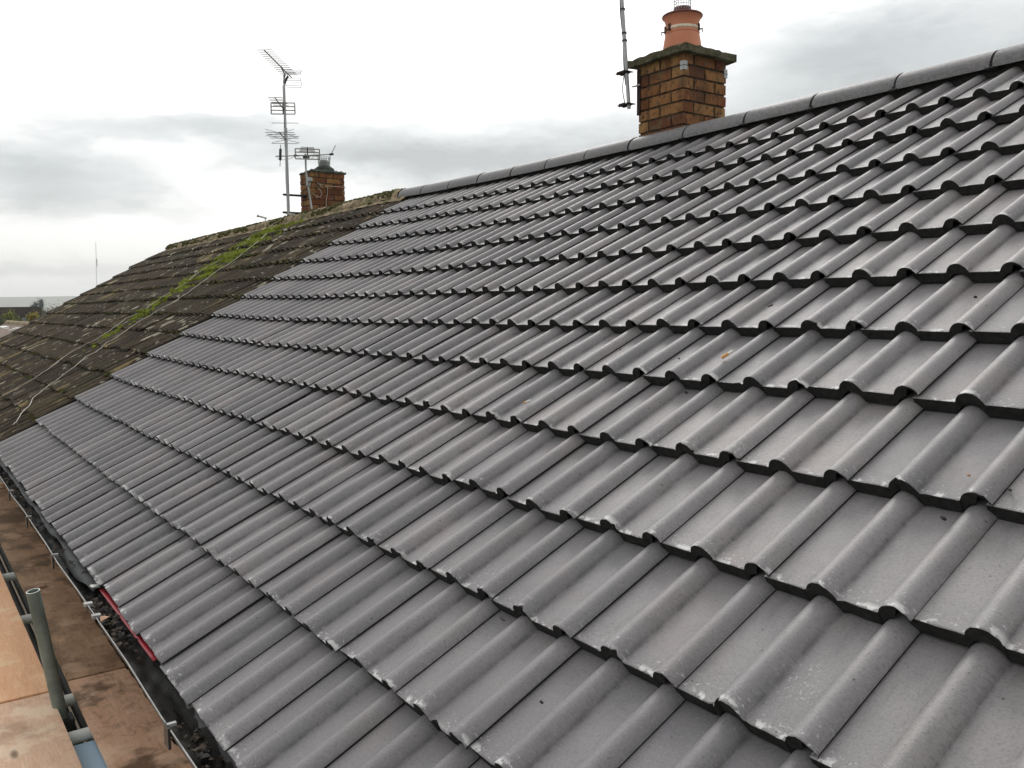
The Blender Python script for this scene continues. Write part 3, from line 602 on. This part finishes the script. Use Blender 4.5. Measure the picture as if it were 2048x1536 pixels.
# ------------------------------------------------------------------ cables lying on the old roof
def onroof(x, y, n=0.0):
    nw = Vector((0, -ST, CT)); d = Vector(ray(x, y)); cv = Vector(CAM); lift = 0
    for _ in range(5):
        t = (n+lift-cv.dot(nw))/d.dot(nw); p_ = cv+d*t; lift = sag(p_.x, max(0, -p_.y/CT/G))
    return p_
def drape(pts, r_, label, n=-.004, extra=None):
    P_ = [onroof(x_, y_, n) for x_, y_ in pts]
    if extra: P_ = extra+P_
    out_ = []
    for a_, b_ in zip(P_, P_[1:]):
        for k in range(4):
            p_ = a_.lerp(b_, k/4); out_.append(p_+Vector((random.gauss(0, .003), 0, random.gauss(0, .003))))
    out_.append(P_[-1])
    # settle on the sagging tiles
    res = []
    for i, p_ in enumerate(out_):
        c_ = max(0, -p_.y/CT/G); lift = 0; res.append(p_+Vector((0, -ST, CT))*lift)
    q = MB(); q.tube(res, r_, 6); return tag(q.build('aerial_cable', M['cable']), label, 'cable', 'aerial cables lying on the old roof')
z = lambda a_, b_: (a_/2.926, b_/2.926+400)
drape([z(1560, 165), z(1470, 215), z(1370, 300), z(1250, 370), z(1150, 430), z(1080, 490), z(1030, 520), z(960, 560), z(900, 600), z(850, 640), z(800, 665), z(740, 690), z(660, 750), z(570, 810), z(490, 850), z(430, 880), z(370, 920), z(310, 970), z(230, 1025), z(190, 1050), z(20, 1145), z(-60, 1190)], .0028,
      'pale cable running down the mossy roof farther from the grey tiles', extra=[dep(574, 427, 10.62), dep(560, 440, 10.6)])
drape([z(1640, 120), z(1500, 250), z(1380, 345), z(1250, 430), z(1090, 550), z(1000, 605), z(900, 660), z(800, 720), z(700, 790), z(620, 840), z(560, 890), z(500, 920), z(440, 975), z(290, 1080), z(240, 1120), z(190, 1160), z(180, 1190), z(130, 1240), z(100, 1290), z(75, 1315)], .0028,
      'kinked pale cable on the mossy roof nearer the grey tiles')

# ------------------------------------------------------------------ moss
def moss(name, pts_fn, count, mat, label, rmin=.008, rmax=.03):
    q = MB()
    for _ in range(count):
        p_, nn = pts_fn(); r_ = random.uniform(rmin, rmax)*random.choice((.6, 1, 1)); h = r_*random.uniform(.35, .8); k = 5
        a_ = Vector((1, 0, 0)); b_ = nn.cross(a_).normalized(); ph = random.random()*6
        vs = [p_+nn*h]; 
        for rr, hh in ((.6, .7), (1, -.15)):
            for i in range(k): t = ph+2*math.pi*i/k; w_ = random.uniform(.75, 1.25); vs.append(p_+(a_*math.cos(t)+b_*math.sin(t))*r_*rr*w_+nn*h*hh*w_)
        fs = [(0, 1+i, 1+(i+1) % k) for i in range(k)]+[(1+i, 1+k+i, 1+k+(i+1) % k, 1+(i+1) % k) for i in range(k)]
        q.add(vs, fs, 0, False)
    return tag(q.build(name, mat), label, 'moss', kind='stuff')
NR = Vector((0, -ST, CT))
bandpx = [(640, 418), (600, 432), (560, 447), (530, 463), (495, 487), (460, 510), (425, 532), (395, 552), (350, 580), (310, 604), (270, 635), (215, 668), (180, 690)]
bw = [.24, .40, .44, .38, .34, .32, .32, .30, .22, .18, .14, .10, .07]; bd = [.6, 1, 1, 1, .9, .7, .55, .42, .25, .16, .1, .06, .03]
BP = [onroof(*b_) for b_ in bandpx]
def band():
    while True:
        i = random.randrange(len(BP)-1); t = random.random(); den = bd[i]+(bd[i+1]-bd[i])*t
        if random.random() > den: continue
        p_ = BP[i].lerp(BP[i+1], t); w_ = bw[i]+(bw[i+1]-bw[i])*t; x_ = p_.x+random.gauss(0, w_*.6); v_ = -p_.y/CT+random.gauss(0, .05)
        c_ = v_/G
        if c_ < .1 or x_ < XL: continue
        if mnoise.noise(Vector((x_*4.5, v_*7, 0))) < -.05: continue
        t_ = c_ % 1; j = x_/.15; ph = (j-round(j))*.15
        return rp(x_, c_, prof(max(-.28, min(.03, ph-.15)))*.85-STEP*.72*(1-t_)+.002), NR
moss('moss', band, 12000, M['moss'], 'bright green moss spreading in a band down the old roof below the mast')
def ridgem():
    while True:
        x_ = random.uniform(-14.8, -6.2); an = R(random.uniform(5, 100)); n_ = Vector((0, -math.cos(an), math.sin(an)))
        dens = 1 if x_ < -14.0 else (.75 if x_ < -10 else (.3 if x_ < -8.8 else .45))
        if mnoise.noise(Vector((x_*2.2, an, 3))) < .25-.6*dens: continue
        return Vector((x_, .12, sag(x_, 0)))+Vector((0, n_.y*.119, n_.z*.090)), n_
moss('ridge_moss', ridgem, 2600, M['mossd'], 'olive moss and lichen crust along the ridge of the old roof', .008, .024)
def edgem():
    while True:
        x_ = random.uniform(XL, XB); c_ = random.randint(1, 12); 
        if mnoise.noise(Vector((x_*1.7, c_*3.1, 8))) < .02: continue
        return rp(x_, c_+random.gauss(-.02, .03), -STEP*.45+random.uniform(-.006, .002)), NR
moss('edge_moss', edgem, 3000, M['mossd'], 'dark moss lodged under the course edges of the old roof', .006, .016)

# ------------------------------------------------------------------ scaffold
ZB = -2.6
def board(x0, x1, y0, y1, mat, label, z1=ZB, tilt=0.0):
    q = MB(); nx = 16
    def sh(x_, y_, z_): return (x_, y_, z_+.003*math.sin(x_*2.1+y_*3))
    top = [[sh(x0+(x1-x0)*i/nx, y0+(y1-y0)*k/4, z1+tilt*(x0+(x1-x0)*i/nx-x0)) for k in range(5)] for i in range(nx+1)]
    bot = [[(p_[0], p_[1], p_[2]-.018) for p_ in r_] for r_ in top]
    q.grid(top, 0, False, True); q.grid(bot, 0, False, False)
    q.grid([[r_[0] for r_ in top], [r_[0] for r_ in bot]], 0, False, True); q.grid([[r_[-1] for r_ in top], [r_[-1] for r_ in bot]], 0, False); q.grid([top[0], bot[0]], 0, False); q.grid([top[-1], bot[-1]], 0, False, True)
    return tag(q.build('scaffold_board', mat, bevel=.0015), label, 'board', 'plywood boards on the scaffold')
board(-4.90, -2.474, -4.35, -3.636, M['ply'], 'bright orange plywood board beside the upright tube, left of the gap', ZB+.006)
board(-2.468, 2.4, -4.35, -3.642, M['ply2'], 'pinkish plywood board in the bottom left corner of the photo')
board(-7.35, -4.91, -4.35, -3.63, M['plymid'], 'plywood board at the far end of the outer row')
board(-4.955, -2.548, -3.566, -3.235, M['plydirty'], 'dark stained brown plywood board between the upright tube and the gutter', ZB+.003)
board(-2.540, 2.4, -3.566, -3.235, M['plymid'], 'plywood board with dark patches beside the gutter, nearest of the inner row')
board(-7.37, -4.963, -3.566, -3.235, M['plydirty'], 'brown plywood board under the far gutter with an orange leaf on it')
def tube(a_, b_, label, mat='scaf', name='scaffold_tube', group='scaffold tubes', rr=.0242):
    a_, b_ = Vector(a_), Vector(b_); d = (b_-a_).normalized(); q = MB(); q.tube([a_, b_], rr, 20, cap=False); q.tube([a_+d*.0005, b_-d*.0005], rr-.004, 20, cap=False)
    u = Vector((0, 0, 1)) if abs(d.z) < .9 else Vector((1, 0, 0)); e1 = d.cross(u).normalized(); e2 = e1.cross(d)
    for p_ in (a_, b_):
        v1 = [p_+(e1*math.cos(2*math.pi*k/20)+e2*math.sin(2*math.pi*k/20))*rr for k in range(20)]; v2 = [p_+(e1*math.cos(2*math.pi*k/20)+e2*math.sin(2*math.pi*k/20))*(rr-.004) for k in range(20)]
        q.add(v1+v2, [(k, (k+1) % 20, 20+(k+1) % 20, 20+k) for k in range(20)], 1)
    return tag(q.build(name, [M[mat], M['scafend']]), label, 'scaffold tube', group)
tb = dep(104, 1350, 3.36); tt = dep(66, 1182, 3.28); dd = (tb-tt).normalized()
tube(tt, tt+dd*.60, 'grey green upright scaffold tube with an open top rising through the gap', 'scaf')
for i, (xx, lab) in enumerate(((-2.451, 'pale cross tube in the board gap at the foot of the upright tube'), (-2.094, 'pale cross tube in the board gap just above the blue board'), (-3.625, 'pale cross tube in the board gap left of the upright tube'), (-4.511, 'pale cross tube at the far end of the board gap'))):
    tube((xx, -4.6, ZB-.045), (xx, -3.26, ZB-.045), lab, 'scafend')
tube((-7.5, -3.535, ZB-.125), (2.5, -3.535, ZB-.125), 'ledger tube on the house side below the board gap, darkened to stand for shade', 'shadetube')  # ledger coloured near black to paint in the shade below the gap
q = MB(); q.box((-2.06, -3.66, ZB-.075), (-.2, -3.30, ZB-.070+.01)); tag(q.build('blue_board', M['blue'], bevel=.002), 'pale blue board lying beneath the gap in the scaffold', 'board')

tube((-7.5, -3.592, ZB-.135), (2.5, -3.592, ZB-.135), 'added dark tube on the outer side, standing in for shadow under the board gap', 'shadetube')  # extra tube added to darken the gap as inner shadow
q = MB(); e_ = tt+dd*.55; q.box((e_.x-.04, e_.y-.04, e_.z-.06), (e_.x+.04, e_.y+.04, e_.z), jit=.004); q.tube([e_+Vector((-.05, .03, -.03)), e_+Vector((.05, .03, -.03))], .009, 8); tag(q.build('shadow_infill', M['shadetube'], bevel=.006), 'dark coupler standing in for the shadow at the foot of the upright tube', 'infill')  # added dark block in place of the black shadow below board level
# leaves
def leaf(p_, s_, rz, tilt=.2, curl=.25):
    d = Vector((math.cos(rz), math.sin(rz), random.uniform(-tilt, tilt))).normalized(); e = d.cross(Vector((0, 0, 1))).normalized(); u = e.cross(d)
    out_ = []; prof_ = ((0, 0), (.25, .30), (.5, .42), (.75, .28), (1, 0))
    for t, w_ in prof_: out_.append([p_+d*(t-.5)*s_+e*w_*s_*sg+u*s_*(curl*abs(sg)*w_+.12*math.sin(t*3)) for sg in (-1, 0, 1)])
    return out_
q = MB()
for (xa, xb, n_) in ((-2.15, -1.45, 130), (-.85, -.45, 60), (-3.1, -2.3, 25), (-5.8, -3.4, 110), (-.4, 2, 60), (-14, -6, 60)):
    for _ in range(n_):
        yy = random.gauss(-3.520, .018); xx = random.uniform(xa, xb) if n_ < 100 else random.gauss((xa+xb)/2, (xb-xa)/4.5)
        q.grid(leaf(Vector((xx, max(-3.56, min(-3.47, yy)), -2.142+random.random()*.034)), random.uniform(.008, .030), random.random()*6.3, .7), random.choice((0, 0, 0, 1)), False)
tag(q.build('leaf_litter', [M['leafb'], M['silt']]), 'clumps of dead brown leaves lying in the gutter', 'leaves', kind='stuff')
for (px, py, s_, mt_, lab, zz) in ((83, 1172, .055, 'leafp', 'pale pink fallen leaf on the stained board behind the upright tube', ZB+.010), (4, 974, .16, 'leafo', 'orange fallen leaf on the far board below the gutter', ZB+.012), (210, 1238, .04, 'leafp', 'pale curled leaf on top of the gutter leaves', -2.105)):
    p_ = pln(px, py, 2, zz); q = MB(); q.grid(leaf(p_, s_, 2.2 if mt_ == 'leafp' else .4, .1), 0, True); tag(q.build('fallen_leaf', M[mt_]), lab, 'leaf', 'loose fallen leaves')

# ------------------------------------------------------------------ litter on the grey roof
def surf(x_, y_):
    p_ = onroof(x_, y_, -.025); return p_
def butt(px0, px1, r_, split, label):
    a_, b_ = onroof(*px0, -.004), onroof(*px1, .004); d = (b_-a_); m_ = a_+d*split; t = thing('cigarette_butt', a_, label, 'cigarette butt', 'cigarette butts dropped on the grey tiles')
    q = MB(); q.tube([a_, a_.lerp(m_, .5)+Vector((0, 0, .0005)), m_], r_, 10); q.build('filter', M['filter'], t)
    q = MB(); q.tube([m_, b_], r_*.96, 10, r1=r_*.7); q.build('paper', M['paper'], t)
butt((1443, 716), (1466, 701.5), .0048, .6, 'orange and white cigarette butt lying against a roll on the grey roof')
butt((1048, 806), (1061, 800), .0035, .35, 'tiny pale cigarette end on the grey roof left of the larger butt')
def bit(name, px, s_, label, cat, st=(1, 1, .6), mat='crumb', n=-.026, group=None):
    p_ = onroof(*px, n); bm = bmesh.new(); bmesh.ops.create_icosphere(bm, subdivisions=2, radius=s_)
    for v in bm.verts: v.co = Vector((v.co.x*st[0], v.co.y*st[1], v.co.z*st[2]))*(1+.35*mnoise.noise(v.co*(2.2/s_)+Vector(px+(1,))))
    me = bpy.data.meshes.new(name); bm.to_mesh(me); bm.free(); me.materials.append(M[mat]); o = bpy.data.objects.new(name, me); C.objects.link(o); o.location = p_; o.rotation_euler = (TH, 0, px[0]); return tag(o, label, cat, group)
g_ = 'dark crumbs of grit on the grey tiles'
bit('grit_crumb', (1951, 594), .0052, 'round dark crumb on the flat of a tile near the right edge, upper one', 'crumb', group=g_)
bit('grit_crumb', (1887, 1036), .0065, 'dark crumb on a tile below the beige speck', 'crumb', group=g_)
bit('grit_crumb', (1372, 784), .0070, 'dark crumb on a tile down and left of the orange butt', 'crumb', group=g_)
bit('grit_crumb', (2019, 979), .0060, 'flat dark crumb against a roll at the right edge', 'crumb', (1.8, .7, .5), group=g_)
bit('grit_crumb', (1358, 717), .0036, 'small dark crumb two rolls left of the orange butt', 'crumb', group=g_)
bit('grit_crumb', (1241, 699), .0030, 'small dark crumb on the flat right of centre', 'crumb', group=g_)
bit('grit_crumb', (1083, 1404), .0045, 'dark crumb near the bottom centre of the roof', 'crumb', group=g_)
bit('grit_crumb', (1005, 1237), .0065, 'elongated dark crumb under a course edge at bottom centre', 'crumb', (2.6, .6, .4), group=g_)
bit('mortar_crumb', (1937, 950), .0042, 'beige mortar speck on a grey tile near the right edge', 'crumb', (1.4, 1, .5), 'leafp')
a_, b_ = onroof(1536, 613, -.021), onroof(1546, 609.5, -.021); q = MB(); q.tube([a_, b_], .0028, 6); tag(q.build('nail', M['blk']), 'short black nail on a grey tile above the orange butt', 'nail')

# ------------------------------------------------------------------ surroundings
GZ = -7.3
q = MB(); q.add([(-3600, -3600, GZ), (3600, -3600, GZ), (3600, 3600, GZ), (-3600, 3600, GZ)], [(0, 1, 2, 3)]); tag(q.build('ground', M['fields']), 'green and brown fields', 'ground', kind='structure')
q = MB(); q.add([(-45, -30, GZ+.01), (30, -30, GZ+.01), (30, 30, GZ+.01), (-45, 30, GZ+.01)], [(0, 1, 2, 3)]); tag(q.build('yard', M['yard']), 'gardens round the houses', 'yard', kind='structure')
q = MB(); rows = []
for i in range(181):
    an = 2*math.pi*i/180; r_ = []
    for k, (rad, hh) in enumerate(((1700, -1), (2000, 8), (2350, 26), (2700, 48), (3000, 50), (3400, -2))):
        nn = mnoise.noise(Vector((math.cos(an)*4, math.sin(an)*4, k*.3))); h2 = hh*(1+.22*nn) if hh > 0 else hh
        h2 += (1.6*mnoise.noise(Vector((math.cos(an)*90, math.sin(an)*90, k))) if hh > 20 else 0)
        r_.append((rad*math.cos(an), rad*math.sin(an), GZ+h2))
    rows.append(r_)
q.grid(rows, 0, True); tag(q.build('hills', M['fields']), 'low hills fading into haze', 'hills', kind='structure')
# thin radio mast
rb, rt_ = dep(192.5, 590, 900), dep(191.5, 483, 900); rm = thing('radio_mast', (rb.x, rb.y, GZ), 'thin tall radio mast on the horizon left of the old roof', 'radio mast')
q = MB(); q.tube([(rb.x, rb.y, GZ), (rt_.x, rt_.y, rt_.z)], .26, 6); q.build('mast', M['galv'], rm)
q = MB(); q.tube([(rt_.x, rt_.y, rt_.z-26), (rt_.x, rt_.y, rt_.z-18)], .4, 6); q.build('antenna_section', M['galv'], rm)
# flat roofed building
p1, p0 = dep(83, 613.5, 60), dep(-40, 619, 60); p0 = pln(-40, 619, 0, p1.x); ex = (p1-p0); ex.z = 0; Lx = ex.length; ex.normalize(); ey = Vector((-ex.y, ex.x, 0)); 
fl = thing('flat_roofed_building', (p0.x, p0.y, GZ), 'low flat roofed building with a deep brown fascia beyond the trees', 'building')
mm = Matrix(((ex.x, ey.x, 0, p0.x), (ex.y, ey.y, 0, p0.y), (0, 0, 1, 0), (0, 0, 0, 1)))
zt = p1.z
q = MB(); q.box((0, .5, GZ), (Lx-.5, 12, zt-.5), M4=mm); q.build('wall', M['bwall'], fl)
q = MB(); q.box((-.3, 0, zt-.62), (Lx, 13, zt), M4=mm); q.build('fascia', M['bfascia'], fl)
q = MB(); q.box((Lx*.67, .42, zt-.98), (Lx*.72, .5, zt-.66), M4=mm); q.box((0, .42, zt-1.5), (Lx*.62, .5, zt-.9), M4=mm); q.build('window', M['bglass'], fl)
q = MB(); q.box((Lx*.72, .2, GZ), (Lx*.74, .35, zt-.6), M4=mm); q.build('post', M['galv'], fl)
# lower neighbour roof
hc = thing('terraced_house', (-24, -1, GZ), 'neighbouring house with a lower worn reddish roof past the gable', 'house')
rz = -1.40; q = MB()
q.grid([[(-27.5, -1.3, rz), (-21.5, -1.3, rz)], [(-27.5, -4.6, rz-1.9), (-21.5, -4.6, rz-1.9)]], 0, False); q.grid([[(-27.5, -1.3, rz), (-21.5, -1.3, rz)], [(-27.5, 2.0, rz-1.9), (-21.5, 2.0, rz-1.9)]], 0, False, True)
ro = q.build('roof', M['pink'], hc); md = ro.modifiers.new('s', 'SOLIDIFY'); md.thickness = .06
q = MB(); q.box((-27.3, -4.2, GZ), (-21.7, 1.6, rz-1.85)); q.add([(-21.7, -4.2, rz-1.9), (-21.7, 1.6, rz-1.9), (-21.7, -1.3, rz-.08)], [(0, 1, 2)]); q.build('wall', M['wall'], hc)
q = MB(); q.tube([(-27.5, -1.3, rz+.02), (-21.5, -1.3, rz+.02)], .09, 8); q.build('ridge', M['old_ridge'], ro)
q = MB()
for px in ((8, 655), (30, 659.5), (38, 657)):
    p_ = pln(px[0], px[1], 0, -21.7); q.box((-.13, -.06, -.02), (.13, .06, .02), M4=Matrix.Translation(p_)@Matrix.Rotation(R(px[0]), 4, 'Z'), jit=.02)
q.build('flashing', M['white'], ro)
q = MB(); rw = random.Random(5)
for _ in range(150):
    an = R(rw.uniform(155, 200)); dd_ = rw.uniform(300, 1600); c_ = Vector((math.cos(an)*dd_, math.sin(an)*dd_, GZ+rw.uniform(1, 3))); wd = rw.uniform(4, 16)
    for _ in range(210):
        p_ = c_+Vector((rw.gauss(0, wd*.4), rw.gauss(0, wd*.4), abs(rw.gauss(0, 1.9)))); u = Vector([rw.gauss(0, 1) for _ in range(3)]).normalized(); v = u.cross(Vector((0, .3, 1))).normalized(); l_ = rw.uniform(.35, .9)
        q.add([p_-u*l_, p_+v*l_, p_+u*l_, p_-v*l_], [(0, 1, 2, 3)], rw.choice((0, 0, 1)))
tag(q.build('distant_woods', [M['leafdk'], M['leafbr']]), 'hazy hedgerows and woods scattered over the far fields', 'woods', kind='stuff')
# trees
def tree(name, base, h, cw, mats, label, n=900, ls=.35, seed=1, cone=False, trunk=.3, group=None):
    rnd = random.Random(seed); t = thing(name, base, label, 'tree', group); b_ = Vector(base); q = MB()
    q.tube([b_, b_+Vector((.1, 0, h*.5)), b_+Vector((0, .1, h*.9))], cw*.06, 7, r1=.03)
    for k in range(7):
        an = rnd.random()*6.3; s_ = b_+Vector((0, 0, h*(.3+.08*k))); q.tube([s_, s_+Vector((math.cos(an)*cw*.35, math.sin(an)*cw*.35, h*.18))], .05, 5, r1=.015)
    q.build('trunk', M['bark'], t); q = MB()
    cl = []
    for _ in range(34):
        u = rnd.uniform(trunk, 1); rad = cw/2*((1-u)*1.25 if cone else math.sqrt(max(.05, 1-((u-.62)/.42)**2))); an = rnd.random()*6.3; rr = rad*math.sqrt(rnd.random())
        cl.append((Vector((math.cos(an)*rr, math.sin(an)*rr, u*h*.95)), cw*rnd.uniform(.06, .12)))
    for _ in range(n):
        c_, s_ = rnd.choice(cl); p_ = b_+c_+Vector([rnd.gauss(0, s_) for _ in range(3)]); u = Vector([rnd.gauss(0, 1) for _ in range(3)]).normalized(); v = u.cross(Vector([rnd.gauss(0, 1) for _ in range(3)])).normalized(); l_ = ls*rnd.uniform(.5, 1.1)
        q.add([p_-u*l_, p_+v*l_*.5, p_+u*l_, p_-v*l_*.5], [(0, 1, 2, 3)], rnd.choice(range(len(mats))))
    q.build('crown', mats, t); return t
def gb(px, d): p_ = dep(px, 640, d); return (p_.x, p_.y, GZ)
tree('garden_tree', gb(22, 44), 6.42, 1.35, [M['leafyg'], M['leafyg'], M['leafdk']], 'yellow green tree in front of the flat roofed building', 7000, .055, 2, trunk=.72)
tree('garden_tree', gb(-8, 42), 6.25, 1.2, [M['leafyg'], M['leafdk']], 'green tree at the left edge of the photo', 5000, .055, 5, trunk=.72)
tree('garden_tree', gb(67, 46), 6.40, .95, [M['leafyy'], M['leafyg']], 'small bright yellow autumn tree beside the flat roofed building', 4500, .045, 3, trunk=.78)
tree('far_tree', gb(84, 210), 9.6, 3.0, [M['leafdk']], 'pointed dark evergreen on the skyline, taller of the pair', 3500, .16, 4, True)
tree('far_tree', gb(73, 215), 8.6, 3.0, [M['leafdk']], 'rounded dark tree on the skyline left of the pointed one', 3500, .16, 6)
tree('hedge_tree', gb(96, 70), 6.2, 3.2, [M['leafbr'], M['leafyg']], 'brown leafed tree just left of the old gable edge', 6000, .06, 8)
tree('hedge_tree', gb(112, 95), 6.6, 4.5, [M['leafbr'], M['leafdk']], 'duller brown tree further back behind the gable', 6000, .09, 9)

# ------------------------------------------------------------------ haze
hz = bpy.data.materials.new('haze'); hz.use_nodes = True; hz.node_tree.nodes.clear()
pv = hz.node_tree.nodes.new('ShaderNodeVolumePrincipled'); ho = hz.node_tree.nodes.new('ShaderNodeOutputMaterial'); hz.node_tree.links.new(pv.outputs[0], ho.inputs['Volume'])
pv.inputs['Color'].default_value = (.93, .95, .97, 1); pv.inputs['Density'].default_value = .00040; pv.inputs['Anisotropy'].default_value = .3
q = MB(); q.box((-3700, -3700, GZ-1), (3700, 3700, 85)); tag(q.build('haze', hz), 'thin pale air over the far fields', 'haze', kind='stuff')
for o in bpy.data.objects:
    if '_o' in o: del o['_o']
